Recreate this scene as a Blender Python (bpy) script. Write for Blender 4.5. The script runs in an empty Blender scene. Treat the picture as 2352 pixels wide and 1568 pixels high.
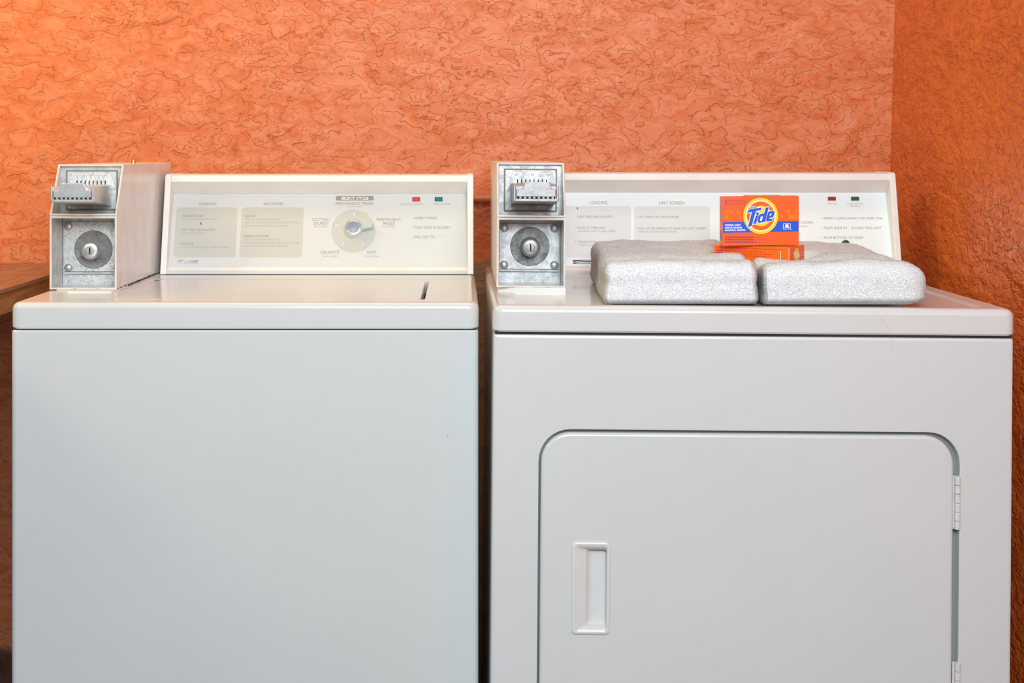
import bpy, bmesh, math, random
import numpy as np
from mathutils import Vector, noise

IN = 0.0254
C = bpy.context.scene.collection
PI = math.pi
random.seed(5)
RNG = np.random.default_rng(7)

# ------------------------------------------------------------------ camera, world, lights, exposure
CAMZ = 44.7          # inches above the floor
F = 3412.0           # focal length in pixels of the 2352 px wide frame
HX, HY = 1055.0, 345.0   # where the lines running into depth meet
cd = bpy.data.cameras.new('camera'); cam = bpy.data.objects.new('camera', cd); C.objects.link(cam)
cam.location = (0, 0, CAMZ * IN); cam.rotation_euler = (PI / 2, 0, 0)
cd.sensor_width = 36; cd.lens = 36 * F / 2352
cd.shift_x = (1176 - HX) / 2352; cd.shift_y = -(784 - HY) / 2352
cd.clip_start = 0.02
bpy.context.scene.camera = cam

w = bpy.data.worlds.new('world'); bpy.context.scene.world = w; w.use_nodes = True
w.node_tree.nodes['Background'].inputs[0].default_value = (0.72, 0.87, 1.0, 1)
w.node_tree.nodes['Background'].inputs[1].default_value = 0.345

def area(name, loc, target, size, sy, power, col):
    d = bpy.data.lights.new(name, 'AREA'); d.shape = 'RECTANGLE'; d.size = size * IN; d.size_y = sy * IN
    d.energy = power; d.color = col
    o = bpy.data.objects.new(name, d); C.objects.link(o)
    o.location = Vector(loc) * IN
    v = (Vector(target) - Vector(loc)); o.rotation_euler = v.to_track_quat('-Z', 'Y').to_euler()
    return o
area('daylight_window', (18, -52, 104), (3, 100, 50), 90, 60, 118, (0.80, 0.95, 1.0))
area('flash_softbox', (10, 4, 60), (12, 100, 38), 13, 13, 14.5, (0.97, 0.99, 1.0))
area('warm_lamp', (-58, 24, 64), (-5, 105, 40), 12, 12, 4.6, (1.0, 0.80, 0.60))
area('wall_lamp', (-54, 92, 84), (-40, 117, 58), 10, 34, 13, (1.0, 0.62, 0.04))
area('ceiling_lamp', (6, 96, 98), (6, 103, 36), 76, 10, 7.0, (1.0, 0.84, 0.66))
bpy.context.scene.cycles.diffuse_bounces = 10

vs = bpy.context.scene.view_settings
vs.view_transform = 'Standard'; vs.look = 'None'; vs.gamma = 1; vs.use_curve_mapping = False
vs.exposure = 0.0

# ------------------------------------------------------------------ helpers
ROOT = {}
def xf_none(v): return v
XF = [xf_none]
def tag(o, label=None, cat=None, group=None, kind=None):
    if label: o['label'] = label
    if cat: o['category'] = cat
    if group: o['group'] = group
    if kind: o['kind'] = kind
    return o
def thing(name, label, cat, loc, group=None):
    o = bpy.data.objects.new(name, None); C.objects.link(o)
    o.location = Vector(loc) * IN; o.empty_display_size = 0.05
    ROOT[o.name] = Vector(loc)
    return tag(o, label, cat, group)
def root_loc(p):
    while p is not None:
        if p.parent is None: return ROOT.get(p.name, Vector((0, 0, 0)))
        p = p.parent
    return Vector((0, 0, 0))

class MB:
    def __init__(s): s.v = []; s.f = []
    def add(s, vs_, fs):
        n = len(s.v); s.v += [tuple(v) for v in vs_]; s.f += [tuple(i + n for i in f) for f in fs]; return s
    def box(s, x0, x1, y0, y1, z0, z1):
        return s.add([(x0,y0,z0),(x1,y0,z0),(x1,y1,z0),(x0,y1,z0),(x0,y0,z1),(x1,y0,z1),(x1,y1,z1),(x0,y1,z1)],
              [(0,3,2,1),(4,5,6,7),(0,1,5,4),(1,2,6,5),(2,3,7,6),(3,0,4,7)])
    def loft(s, loops, cap0=True, cap1=True):
        n = len(loops[0]); vv = [p for l in loops for p in l]; ff = []
        for k in range(len(loops) - 1):
            for i in range(n):
                j = (i + 1) % n
                ff.append((k*n+i, k*n+j, (k+1)*n+j, (k+1)*n+i))
        if cap0: ff.append(tuple(range(n-1, -1, -1)))
        if cap1: ff.append(tuple((len(loops)-1)*n + i for i in range(n)))
        return s.add(vv, ff)
    def prism_x(s, prof, x0, x1):     # prof = [(y, z)]
        return s.loft([[(x0, y, z) for y, z in prof], [(x1, y, z) for y, z in prof]])
    def prism_y(s, prof, y0, y1):     # prof = [(x, z)]
        return s.loft([[(x, y0, z) for x, z in prof], [(x, y1, z) for x, z in prof]])
    def lathe(s, c, axis, prof, n=32, cap0=False, cap1=True, up=None):   # prof = [(along, radius)]
        a = Vector(axis).normalized(); u = a.orthogonal().normalized(); w_ = a.cross(u)
        loops = []
        for t, r in prof:
            loops.append([tuple(Vector(c) + a*t + (u*math.cos(2*PI*i/n) + w_*math.sin(2*PI*i/n))*r) for i in range(n)])
        return s.loft(loops, cap0, cap1)
    def tube(s, pts, r, n=8):
        loops = []
        for i, p in enumerate(pts):
            p = Vector(p); q0 = Vector(pts[max(i-1, 0)]); q1 = Vector(pts[min(i+1, len(pts)-1)])
            a = (q1 - q0).normalized(); u = a.cross(Vector((0.1, 0.2, 1))).normalized(); w_ = a.cross(u)
            rr = r[i] if isinstance(r, (list, tuple)) else r
            loops.append([tuple(p + (u*math.cos(2*PI*k/n) + w_*math.sin(2*PI*k/n))*rr) for k in range(n)])
        return s.loft(loops)
    def build(s, name, mat, parent=None, bev=None, smooth=True, segs=3, xf=None, fix=True, kind=None):
        f_ = xf or XF[0]; rl = root_loc(parent)
        me = bpy.data.meshes.new(name)
        me.from_pydata([tuple((Vector(f_(Vector(v))) - rl) * IN) for v in s.v], [], s.f)
        if fix:
            bm = bmesh.new(); bm.from_mesh(me); bmesh.ops.recalc_face_normals(bm, faces=bm.faces); bm.to_mesh(me); bm.free()
        me.materials.append(mat)
        o = bpy.data.objects.new(name, me); C.objects.link(o)
        if parent is not None: o.parent = parent
        if bev:
            m = o.modifiers.new('bevel', 'BEVEL'); m.width = bev * IN; m.segments = segs; m.limit_method = 'ANGLE'
            m.angle_limit = math.radians(35); m.harden_normals = True
        if smooth:
            me.shade_smooth()
            if not bev:
                sharp_edges(me)
                wn = o.modifiers.new('weighted_normal', 'WEIGHTED_NORMAL'); wn.keep_sharp = True; wn.weight = 60
        if kind: o['kind'] = kind
        return o
def sharp_edges(me, ang=38):
    bm = bmesh.new(); bm.from_mesh(me)
    for e in bm.edges:
        if len(e.link_faces) == 2 and e.calc_face_angle(0) > math.radians(ang): e.smooth = False
    bm.to_mesh(me); bm.free()

def rr(x0, x1, z0, z1, r, n=6):
    """rounded rectangle, counter-clockwise list of (a, b)"""
    rs = r if isinstance(r, (list, tuple)) else [r]*4
    out = []
    for (cx, cz, a0, q) in ((x1, z1, 0, rs[0]), (x0, z1, PI/2, rs[1]), (x0, z0, PI, rs[2]), (x1, z0, 1.5*PI, rs[3])):
        ox = cx - q if cx == x1 else cx + q; oz = cz - q if cz == z1 else cz + q
        for i in range(n + 1):
            a = a0 + PI/2*i/n; out.append((ox + q*math.cos(a), oz + q*math.sin(a)))
    return out
def X(px, D): return (px - HX) * D / F
def Z(py, D): return CAMZ - (py - HY) * D / F
def xz(l, y): return [(a, y, b) for a, b in l]
def xy(l, z): return [(a, b, z) for a, b in l]

# ------------------------------------------------------------------ materials
def nt(name):
    m = bpy.data.materials.new(name); m.use_nodes = True
    t = m.node_tree; b = t.nodes['Principled BSDF']
    return m, t, b
def N(t, typ, **k):
    n = t.nodes.new(typ)
    for a, v in k.items():
        if a in n.inputs: n.inputs[a].default_value = v
        else: setattr(n, a, v)
    return n
def ramp(t, src, stops, interp='LINEAR'):
    r = t.nodes.new('ShaderNodeValToRGB'); t.links.new(src, r.inputs[0]); r.color_ramp.interpolation = interp
    e = r.color_ramp.elements
    while len(e) < len(stops): e.new(0.5)
    for i, (p, c) in enumerate(stops):
        e[i].position = p; e[i].color = (c[0], c[1], c[2], 1) if hasattr(c, '__len__') else (c, c, c, 1)
    return r
def coords(t, scale=(1, 1, 1), kind='Object'):
    tc = t.nodes.new('ShaderNodeTexCoord'); mp = t.nodes.new('ShaderNodeMapping')
    t.links.new(tc.outputs[kind], mp.inputs[0]); mp.inputs['Scale'].default_value = scale
    return mp.outputs[0]
def math_(t, op, a, b=None, c=None, clamp=False):
    n = t.nodes.new('ShaderNodeMath'); n.operation = op; n.use_clamp = clamp
    for i, v in enumerate((a, b, c)):
        if v is None: continue
        if isinstance(v, (int, float)): n.inputs[i].default_value = v
        else: t.links.new(v, n.inputs[i])
    return n.outputs[0]
def mix(t, fac, a, b):
    n = t.nodes.new('ShaderNodeMix'); n.data_type = 'RGBA'
    for i, v in ((0, fac), (6, a), (7, b)):
        if isinstance(v, (int, float)): n.inputs[i].default_value = v
        elif isinstance(v, tuple): n.inputs[i].default_value = (*v, 1)
        else: t.links.new(v, n.inputs[i])
    return n.outputs[2]
def flat(name, col, rough=0.5, metal=0.0, spec=0.5, coat=0.0, bump=0, bscale=200, var=0.0, vscale=30, emit=None):
    m, t, b = nt(name)
    b.inputs['Roughness'].default_value = rough; b.inputs['Metallic'].default_value = metal
    b.inputs['Specular IOR Level'].default_value = spec; b.inputs['Coat Weight'].default_value = coat
    b.inputs['Coat Roughness'].default_value = 0.08
    co = coords(t)
    n = N(t, 'ShaderNodeTexNoise', Scale=vscale, Detail=5.0); t.links.new(co, n.inputs['Vector'])
    d = tuple(max(0, c*(1-var)) for c in col); l = tuple(min(1, c*(1+var*0.5)) for c in col)
    r = ramp(t, n.outputs[0], [(0.3, d), (0.7, l)]); t.links.new(r.outputs[0], b.inputs['Base Color'])
    if bump:
        n2 = N(t, 'ShaderNodeTexNoise', Scale=bscale, Detail=4.0); t.links.new(co, n2.inputs['Vector'])
        bp = N(t, 'ShaderNodeBump', Strength=bump, Distance=0.001); t.links.new(n2.outputs[0], bp.inputs['Height']); t.links.new(bp.outputs[0], b.inputs['Normal'])
    return m

def enamel(name, col, rough=0.16, wav=0.02, specks=True, coat=0.3):
    """white enamel: faint waviness, a few chips and rust freckles"""
    m, t, b = nt(name)
    co = coords(t)
    b.inputs['Roughness'].default_value = rough; b.inputs['Coat Weight'].default_value = coat; b.inputs['Coat Roughness'].default_value = 0.05
    v = N(t, 'ShaderNodeTexVoronoi', Scale=17.0); t.links.new(co, v.inputs['Vector'])
    n = N(t, 'ShaderNodeTexNoise', Scale=7.0, Detail=3.0); t.links.new(co, n.inputs['Vector'])
    sm = N(t, 'ShaderNodeTexNoise', Scale=4.0, Detail=6.0, Roughness=0.6); t.links.new(co, sm.inputs['Vector'])
    base = ramp(t, sm.outputs[0], [(0.3, tuple(c*0.97 for c in col)), (0.7, col)]).outputs[0]
    if specks:
        a = math_(t, 'LESS_THAN', v.outputs['Distance'], 0.020)
        k = math_(t, 'GREATER_THAN', n.outputs[0], 0.60)
        base = mix(t, math_(t, 'MULTIPLY', math_(t, 'MULTIPLY', a, k), 0.75), base, (0.30, 0.17, 0.08))
    t.links.new(base, b.inputs['Base Color'])
    w_ = N(t, 'ShaderNodeTexNoise', Scale=5.0, Detail=1.0); t.links.new(co, w_.inputs['Vector'])
    bp = N(t, 'ShaderNodeBump', Strength=wav, Distance=0.02); t.links.new(w_.outputs[0], bp.inputs['Height']); t.links.new(bp.outputs[0], b.inputs['Normal'])
    return m

def stucco(name, hi, lo, stretch, bare=None, crease_shade=0.5, bstr=0.7, rough=0.42, stain=None, fine_dir=(1,1,1), ridge=0.0):
    m, t, b = nt(name)
    co = coords(t, stretch)
    # jagged domain warp
    wn = N(t, 'ShaderNodeTexNoise', Scale=48.0, Detail=5.0, Roughness=0.62); t.links.new(co, wn.inputs['Vector'])
    sub = t.nodes.new('ShaderNodeVectorMath'); sub.operation = 'SUBTRACT'; t.links.new(wn.outputs['Color'], sub.inputs[0]); sub.inputs[1].default_value = (.5, .5, .5)
    sc = t.nodes.new('ShaderNodeVectorMath'); sc.operation = 'SCALE'; t.links.new(sub.outputs[0], sc.inputs[0]); sc.inputs['Scale'].default_value = 0.028
    ad = t.nodes.new('ShaderNodeVectorMath'); ad.operation = 'ADD'; t.links.new(co, ad.inputs[0]); t.links.new(sc.outputs[0], ad.inputs[1])
    def terrace(scale, k, off, wdt, det):
        n = N(t, 'ShaderNodeTexNoise', Scale=scale, Detail=det, Roughness=0.55); 
        a2 = t.nodes.new('ShaderNodeVectorMath'); a2.operation = 'ADD'; t.links.new(ad.outputs[0], a2.inputs[0]); a2.inputs[1].default_value = (off, off*1.7, off*.6)
        t.links.new(a2.outputs[0], n.inputs['Vector'])
        x = math_(t, 'MULTIPLY', n.outputs[0], k)
        fr = math_(t, 'FRACT', x); fl = math_(t, 'FLOOR', x)
        st = math_(t, 'DIVIDE', fr, wdt, clamp=True)       # quick rise then flat
        line = math_(t, 'SUBTRACT', 1.0, math_(t, 'DIVIDE', math_(t, 'ABSOLUTE', math_(t, 'SUBTRACT', fr, wdt*0.5)), wdt*0.9), clamp=True)
        return math_(t, 'ADD', fl, st), line, n.outputs[0]
    h1, l1, n1 = terrace(21.0, 8.0, 0.0, 0.10, 1.5)
    h2, l2, n2 = terrace(38.0, 6.0, 3.1, 0.10, 2.0)
    pn = N(t, 'ShaderNodeTexNoise', Scale=7.0, Detail=2.0); t.links.new(co, pn.inputs['Vector'])
    pm = ramp(t, pn.outputs[0], [(0.46, 0.0), (0.56, 1.0)]).outputs[0]      # where the rougher trowelled relief lies
    # pits and small blobs
    vo = N(t, 'ShaderNodeTexVoronoi', Scale=95.0); t.links.new(ad.outputs[0], vo.inputs['Vector'])
    blob = ramp(t, vo.outputs['Distance'], [(0.0, 1.0), (0.28, 1.0), (0.36, 0.0)]).outputs[0]
    gate = N(t, 'ShaderNodeTexNoise', Scale=30.0, Detail=1.0); t.links.new(co, gate.inputs['Vector'])
    blob = math_(t, 'MULTIPLY', blob, math_(t, 'GREATER_THAN', gate.outputs[0], 0.56))
    gr = N(t, 'ShaderNodeTexNoise', Scale=150.0, Detail=5.0, Roughness=0.7)
    co2 = coords(t, fine_dir); t.links.new(co2, gr.inputs['Vector'])
    H = math_(t, 'ADD', math_(t, 'MULTIPLY', h1, 0.5), math_(t, 'MULTIPLY', math_(t, 'MULTIPLY', h2, 0.4), pm))
    H = math_(t, 'ADD', H, math_(t, 'MULTIPLY', blob, 0.35))
    H = math_(t, 'ADD', H, math_(t, 'MULTIPLY', gr.outputs[0], 0.35))
    if ridge:      # coarse trowel ridges running up the wall
        rn = N(t, 'ShaderNodeTexNoise', Scale=75.0, Detail=3.0, Roughness=0.6); t.links.new(coords(t, (1, 0.5, 0.9)), rn.inputs['Vector'])
        rg = ramp(t, rn.outputs[0], [(0.40, 0.0), (0.56, 1.0)]).outputs[0]
        H = math_(t, 'ADD', H, math_(t, 'MULTIPLY', rg, ridge))
    bp = N(t, 'ShaderNodeBump', Strength=bstr, Distance=0.0022); t.links.new(H, bp.inputs['Height']); t.links.new(bp.outputs[0], b.inputs['Normal'])
    # paint: two mottled tones, the lighter painted as sheen; steps darkened as crease shade
    pr = N(t, 'ShaderNodeTexNoise', Scale=38.0, Detail=7.0, Roughness=0.72); t.links.new(ad.outputs[0], pr.inputs['Vector'])
    par = math_(t, 'FRACT', math_(t, 'ADD', math_(t, 'MULTIPLY', n1, 3.5), math_(t, 'MULTIPLY', pn.outputs[0], 1.0)))
    cf = math_(t, 'ADD', math_(t, 'MULTIPLY', math_(t, 'GREATER_THAN', par, 0.5), 0.16), math_(t, 'MULTIPLY', pr.outputs[0], 0.95))
    col = ramp(t, cf, [(0.38, lo), (0.70, hi)]).outputs[0]
    line = math_(t, 'MAXIMUM', l1, math_(t, 'MULTIPLY', math_(t, 'MULTIPLY', l2, pm), 0.8))
    lg = N(t, 'ShaderNodeTexNoise', Scale=11.0, Detail=2.0); t.links.new(co, lg.inputs['Vector'])
    lm = math_(t, 'MULTIPLY', line, ramp(t, lg.outputs[0], [(0.36, 0.30), (0.55, 1.0)]).outputs[0])
    shade_col = tuple(c*0.42 for c in lo)  # shade of the creases, painted along the terrace steps
    col = mix(t, math_(t, 'MULTIPLY', lm, crease_shade), col, shade_col)
    # freckles of grit
    v3 = N(t, 'ShaderNodeTexVoronoi', Scale=42.0); t.links.new(co2, v3.inputs['Vector'])
    gk = math_(t, 'LESS_THAN', v3.outputs['Distance'], 0.045)
    gs = N(t, 'ShaderNodeTexNoise', Scale=14.0); t.links.new(co2, gs.inputs['Vector'])
    col = mix(t, math_(t, 'MULTIPLY', math_(t, 'MULTIPLY', gk, math_(t, 'GREATER_THAN', gs.outputs[0], 0.57)), 0.5), col, (0.55, 0.42, 0.33))
    tc = t.nodes.new('ShaderNodeTexCoord'); sp = t.nodes.new('ShaderNodeSeparateXYZ'); t.links.new(tc.outputs['Object'], sp.inputs[0])
    edge = N(t, 'ShaderNodeTexNoise', Scale=60.0, Detail=4.0); t.links.new(tc.outputs['Object'], edge.inputs['Vector'])
    eo = math_(t, 'MULTIPLY', math_(t, 'SUBTRACT', edge.outputs[0], 0.5), 0.03)
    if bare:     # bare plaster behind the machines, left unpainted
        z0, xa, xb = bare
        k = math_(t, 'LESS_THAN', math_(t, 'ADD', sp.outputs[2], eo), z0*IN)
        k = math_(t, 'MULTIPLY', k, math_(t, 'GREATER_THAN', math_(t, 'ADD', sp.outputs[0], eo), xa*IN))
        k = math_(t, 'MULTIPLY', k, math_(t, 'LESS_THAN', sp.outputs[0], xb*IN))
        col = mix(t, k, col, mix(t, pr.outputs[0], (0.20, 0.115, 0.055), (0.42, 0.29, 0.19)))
    if stain:
        for (ax, ay, az, rx, rz, sc_, amt) in stain:    # soot coloured stains, centre and size
            dx = math_(t, 'DIVIDE', math_(t, 'SUBTRACT', sp.outputs[ax], ay*IN), rx*IN)
            dz = math_(t, 'DIVIDE', math_(t, 'SUBTRACT', sp.outputs[2], az*IN), rz*IN)
            d = math_(t, 'SQRT', math_(t, 'ADD', math_(t, 'MULTIPLY', dx, dx), math_(t, 'MULTIPLY', dz, dz)))
            d = math_(t, 'ADD', d, math_(t, 'MULTIPLY', math_(t, 'SUBTRACT', pn.outputs[0], 0.5), 1.6))
            k = ramp(t, d, [(0.75, 1.0), (1.15, 0.0)]).outputs[0]
            col = mix(t, math_(t, 'MULTIPLY', k, amt), col, sc_)
    t.links.new(col, b.inputs['Base Color'])
    b.inputs['Roughness'].default_value = rough; b.inputs['Specular IOR Level'].default_value = 0.35
    return m

def wood(name, a, b_, rough=0.4):
    m, t, b = nt(name); co = coords(t, (14, 1.5, 14))
    n = N(t, 'ShaderNodeTexNoise', Scale=5.0, Detail=8.0, Distortion=1.2); t.links.new(co, n.inputs['Vector'])
    r = ramp(t, n.outputs[0], [(0.32, a), (0.68, b_)]); t.links.new(r.outputs[0], b.inputs['Base Color'])
    bp = N(t, 'ShaderNodeBump', Strength=0.25, Distance=0.001); t.links.new(n.outputs[0], bp.inputs['Height']); t.links.new(bp.outputs[0], b.inputs['Normal'])
    b.inputs['Roughness'].default_value = rough
    return m

def steel(name, col, rough, blotch=0.3, dirt=0.4, scale=90):
    m, t, b = nt(name); co = coords(t)
    b.inputs['Metallic'].default_value = 0.85
    n = N(t, 'ShaderNodeTexNoise', Scale=scale, Detail=6.0, Roughness=0.75); t.links.new(co, n.inputs['Vector'])
    n2 = N(t, 'ShaderNodeTexNoise', Scale=scale*4, Detail=3.0); t.links.new(co, n2.inputs['Vector'])
    f = math_(t, 'ADD', math_(t, 'MULTIPLY', n.outputs[0], 0.7), math_(t, 'MULTIPLY', n2.outputs[0], 0.3))
    r = ramp(t, f, [(0.36, tuple(c*(1-dirt) for c in col)), (0.50, tuple(c*(1-dirt*0.3) for c in col)), (0.62, col)])
    t.links.new(r.outputs[0], b.inputs['Base Color'])
    rr_ = ramp(t, n.outputs[0], [(0.3, min(1, rough+blotch)), (0.7, rough)]); t.links.new(rr_.outputs[0], b.inputs['Roughness'])
    bp = N(t, 'ShaderNodeBump', Strength=0.25, Distance=0.0006); t.links.new(f, bp.inputs['Height']); t.links.new(bp.outputs[0], b.inputs['Normal'])
    return m

M = {}
M['enamel'] = enamel('white_enamel', (0.665, 0.68, 0.68), rough=0.20)
M['enamel_top'] = enamel('white_enamel_top', (0.685, 0.685, 0.68), rough=0.24, specks=True)
M['handle'] = flat('white_handle_plastic', (0.69, 0.69, 0.68), 0.28, var=0.02)
M['plastic'] = flat('ivory_plastic', (0.80, 0.78, 0.75), 0.35, var=0.05, vscale=14)
M['cap'] = flat('ivory_cap_plastic', (0.82, 0.79, 0.74), 0.33, var=0.04, vscale=20)
M['panel'] = flat('panel_print_white', (0.64, 0.635, 0.62), 0.38, var=0.03, vscale=9)
M['panel_dryer'] = flat('panel_print_white_dryer', (0.81, 0.88, 0.885), 0.38, var=0.03, vscale=9)
M['greybox'] = flat('print_grey_field', (0.54, 0.53, 0.48), 0.4)
M['greybox_dryer'] = flat('print_grey_field_dryer', (0.70, 0.735, 0.725), 0.4)
M['ink'] = flat('grey_ink', (0.30, 0.27, 0.24), 0.5)
M['ink_soft'] = flat('worn_grey_ink', (0.41, 0.375, 0.33), 0.5)
M['ink_pale'] = flat('nearly_worn_off_ink', (0.66, 0.62, 0.58), 0.5)
M['ink_dark'] = flat('dark_grey_ink', (0.16, 0.145, 0.125), 0.5)
M['blue_dot'] = flat('pale_blue_ink', (0.30, 0.46, 0.75), 0.5)
M['white_ink'] = flat('white_ink', (0.86, 0.85, 0.82), 0.5)
M['logo_pale'] = flat('faded_blue_logo_ink', (0.45, 0.49, 0.56), 0.5, var=0.3, vscale=150)
M['logo_dark'] = flat('dark_logo_ink', (0.10, 0.095, 0.09), 0.45)
M['red_lens'] = flat('red_lens', (0.80, 0.05, 0.07), 0.2)
M['red_lens_dark'] = flat('dark_red_lens', (0.45, 0.02, 0.03), 0.2)
M['green_lens'] = flat('green_lens', (0.02, 0.20, 0.19), 0.2)
M['green_lens_dark'] = flat('dark_green_lens', (0.02, 0.12, 0.07), 0.2)
M['rim_red'] = flat('dark_red_lens_rim', (0.38, 0.06, 0.06), 0.4)
M['rim_green'] = flat('dark_green_lens_rim', (0.03, 0.09, 0.08), 0.4)
M['boxpaint'] = flat('worn_white_meter_paint', (0.74, 0.73, 0.72), 0.30, var=0.10, vscale=22, coat=0.1)
M['boxrim'] = flat('cream_rim_paint', (0.76, 0.725, 0.68), 0.32, var=0.10, vscale=50)
M['boxinner'] = flat('meter_inner_paint', (0.60, 0.60, 0.58), 0.35, var=0.3, vscale=60)
M['zinc'] = steel('zinc_plate', (0.80, 0.80, 0.80), 0.42, dirt=0.42, scale=110)
M['zinc_clean'] = steel('bright_zinc_plate', (0.62, 0.635, 0.65), 0.45, dirt=0.16, scale=80)
M['facep'] = steel('brushed_face_plate', (0.72, 0.72, 0.70), 0.42, dirt=0.28, scale=150)
M['ring'] = steel('dull_grey_lock_recess', (0.30, 0.30, 0.30), 0.5, dirt=0.35, scale=60)
M['chrome'] = steel('worn_chrome', (0.72, 0.72, 0.725), 0.27, dirt=0.06, scale=60, blotch=0.12)
M['silver'] = steel('silver_slide_steel', (0.40, 0.40, 0.41), 0.40, dirt=0.12, scale=60, blotch=0.15)
M['chrome_hi'] = steel('polished_chrome', (0.82, 0.83, 0.85), 0.10, dirt=0.05, scale=50, blotch=0.08)
M['rivet'] = steel('rivet_steel', (0.62, 0.64, 0.64), 0.28, dirt=0.15)
M['dark'] = flat('dark_gap', (0.02, 0.018, 0.016), 0.8)
M['grime'] = flat('black_grime', (0.07, 0.055, 0.05), 0.9, var=0.5, vscale=300, bump=0.5)
M['gasket'] = flat('grey_gasket', (0.21, 0.215, 0.20), 0.6)
M['doorgap'] = flat('grey_green_door_seal', (0.25, 0.28, 0.27), 0.5)
M['brass'] = flat('brass', (0.83, 0.62, 0.28), 0.22, metal=1.0)
M['hinge'] = flat('hinge_white_paint', (0.72, 0.70, 0.70), 0.35, var=0.1, vscale=90)
M['black_button'] = flat('black_button_plastic', (0.02, 0.02, 0.02), 0.12, coat=0.6)
M['towel'] = flat('white_terry_cloth', (0.97, 0.965, 0.972), 1.0, spec=0.05, var=0.0)
_t = M['towel'].node_tree; _tr = _t.nodes.new('ShaderNodeBsdfTranslucent'); _tr.inputs[0].default_value = (0.95, 0.945, 0.955, 1)
_mx = _t.nodes.new('ShaderNodeMixShader'); _mx.inputs[0].default_value = 0.12
_t.links.new(_t.nodes['Principled BSDF'].outputs[0], _mx.inputs[1]); _t.links.new(_tr.outputs[0], _mx.inputs[2]); _t.links.new(_mx.outputs[0], _t.nodes['Material Output'].inputs[0])
M['table_top'] = wood('worn_counter_wood', (0.20, 0.08, 0.05), (0.34, 0.165, 0.115), 0.35)
M['table_apron'] = wood('orange_stained_wood', (0.28, 0.10, 0.035), (0.52, 0.22, 0.10), 0.5)
M['pipe'] = flat('orange_painted_pipe', (0.58, 0.16, 0.055), 0.4, var=0.25, vscale=60)
M['floor'] = flat('brown_concrete_floor', (0.10, 0.10, 0.105), 0.7, var=0.25, vscale=6, bump=0.3)
M['iron'] = flat('dark_rusty_iron', (0.07, 0.045, 0.035), 0.6, var=0.5, vscale=90, bump=0.5)
M['tide_orange'] = flat('orange_carton', (0.93, 0.125, 0.015), 0.32, var=0.05, vscale=18)
M['tide_flat'] = flat('bright_orange_carton', (0.98, 0.15, 0.0), 0.35)
M['splotch'] = flat('amber_ink', (1.0, 0.20, 0.0), 0.35)
M['yellow'] = flat('yellow_ink', (1.0, 0.68, 0.01), 0.35)
M['yellow_pale'] = flat('pale_yellow_ink', (1.0, 0.86, 0.36), 0.35)
M['tide_blue'] = flat('blue_ink', (0.01, 0.10, 0.72), 0.35)
M['tide_white'] = flat('white_carton_ink', (0.92, 0.92, 0.92), 0.4)
M['purple'] = flat('purple_ink', (0.30, 0.03, 0.10), 0.4)
M['purple_soft'] = flat('soft_purple_ink', (0.60, 0.06, 0.06), 0.4)
M['green'] = flat('green_ink', (0.28, 0.42, 0.02), 0.4)
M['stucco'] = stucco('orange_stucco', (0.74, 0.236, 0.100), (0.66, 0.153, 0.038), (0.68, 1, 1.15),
                     bare=(36.0, -27, 31), crease_shade=0.58, stain=[(0, -36.3, 3.2, 2.6, 2.6, (0.05, 0.03, 0.03), 0.85)])
M['stucco_side'] = stucco('deep_orange_stucco', (0.77, 0.190, 0.034), (0.67, 0.145, 0.026), (1, 0.45, 1.1), crease_shade=0.25, bstr=1.0, rough=0.24, ridge=0.8,
                     fine_dir=(1, 0.6, 1))

# ------------------------------------------------------------------ setting
WD = 117.0
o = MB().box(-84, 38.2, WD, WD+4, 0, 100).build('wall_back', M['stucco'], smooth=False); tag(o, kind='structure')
lean = lambda v: (v[0] + (v[2] - 49.0) * 0.028, v[1], v[2])
o = MB().box(34.1, 38.1, -30, WD, 0, 100).build('wall_right', M['stucco_side'], smooth=False, xf=lean); tag(o, kind='structure')
o = MB().box(-84, 34, -60, WD, -2, 0).build('floor', M['floor'], smooth=False); tag(o, kind='structure')

# water pipe behind the machines
t_ = thing('water_pipe', 'orange painted water pipe running along the wall between the two machines', 'pipe', (2, WD-0.6, 40.8))
MB().tube([(-19, WD-0.62, 41.0), (-6, WD-0.62, 40.98), (2, WD-0.62, 40.95), (12, WD-0.62, 40.95), (30, WD-0.62, 40.9)], 0.40, 14).build('pipe_run', M['pipe'], t_)
for px_ in (-17, 14): MB().box(px_-.3, px_+.3, WD-1.0, WD, 40.5, 41.42).build('pipe_clip', M['pipe'], t_, bev=.08)

# counter on the left
t_ = thing('wooden_counter', 'worn brown wooden counter against the orange wall left of the washer', 'counter', (-45, 85, 0))
MB().box(-62, -29.3, 52, WD-0.05, 35.5, 35.80).build('counter_top', M['table_top'], t_, bev=.05)
MB().box(-61, -29.55, 53, WD-0.6, 34.05, 35.5).build('apron', M['table_apron'], t_, bev=.04)
for (lx, ly) in ((-32.6, 54.5), (-60, 54.5), (-32.6, 113.8), (-60, 113.8)):
    MB().box(lx, lx+2.2, ly, ly+2.2, 0, 34.05).build('leg', M['table_apron'], t_, bev=.08)
# drain valve near the floor
t_ = thing('drain_valve', 'dark rusty round valve on the stained wall at bottom left', 'valve', (-36.3, WD-0.8, 3.6))
MB().lathe((-36.45, WD, 4.35), (0, -1, 0), [(0, .3), (.9, .3), (.9, .5), (1.25, .5), (1.3, .42)], 20).build('valve_body', M['iron'], t_)
MB().box(-36.6, -36.3, WD-1.6, WD-1.25, 3.85, 4.85).build('valve_handle', M['iron'], t_, bev=.06)

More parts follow.
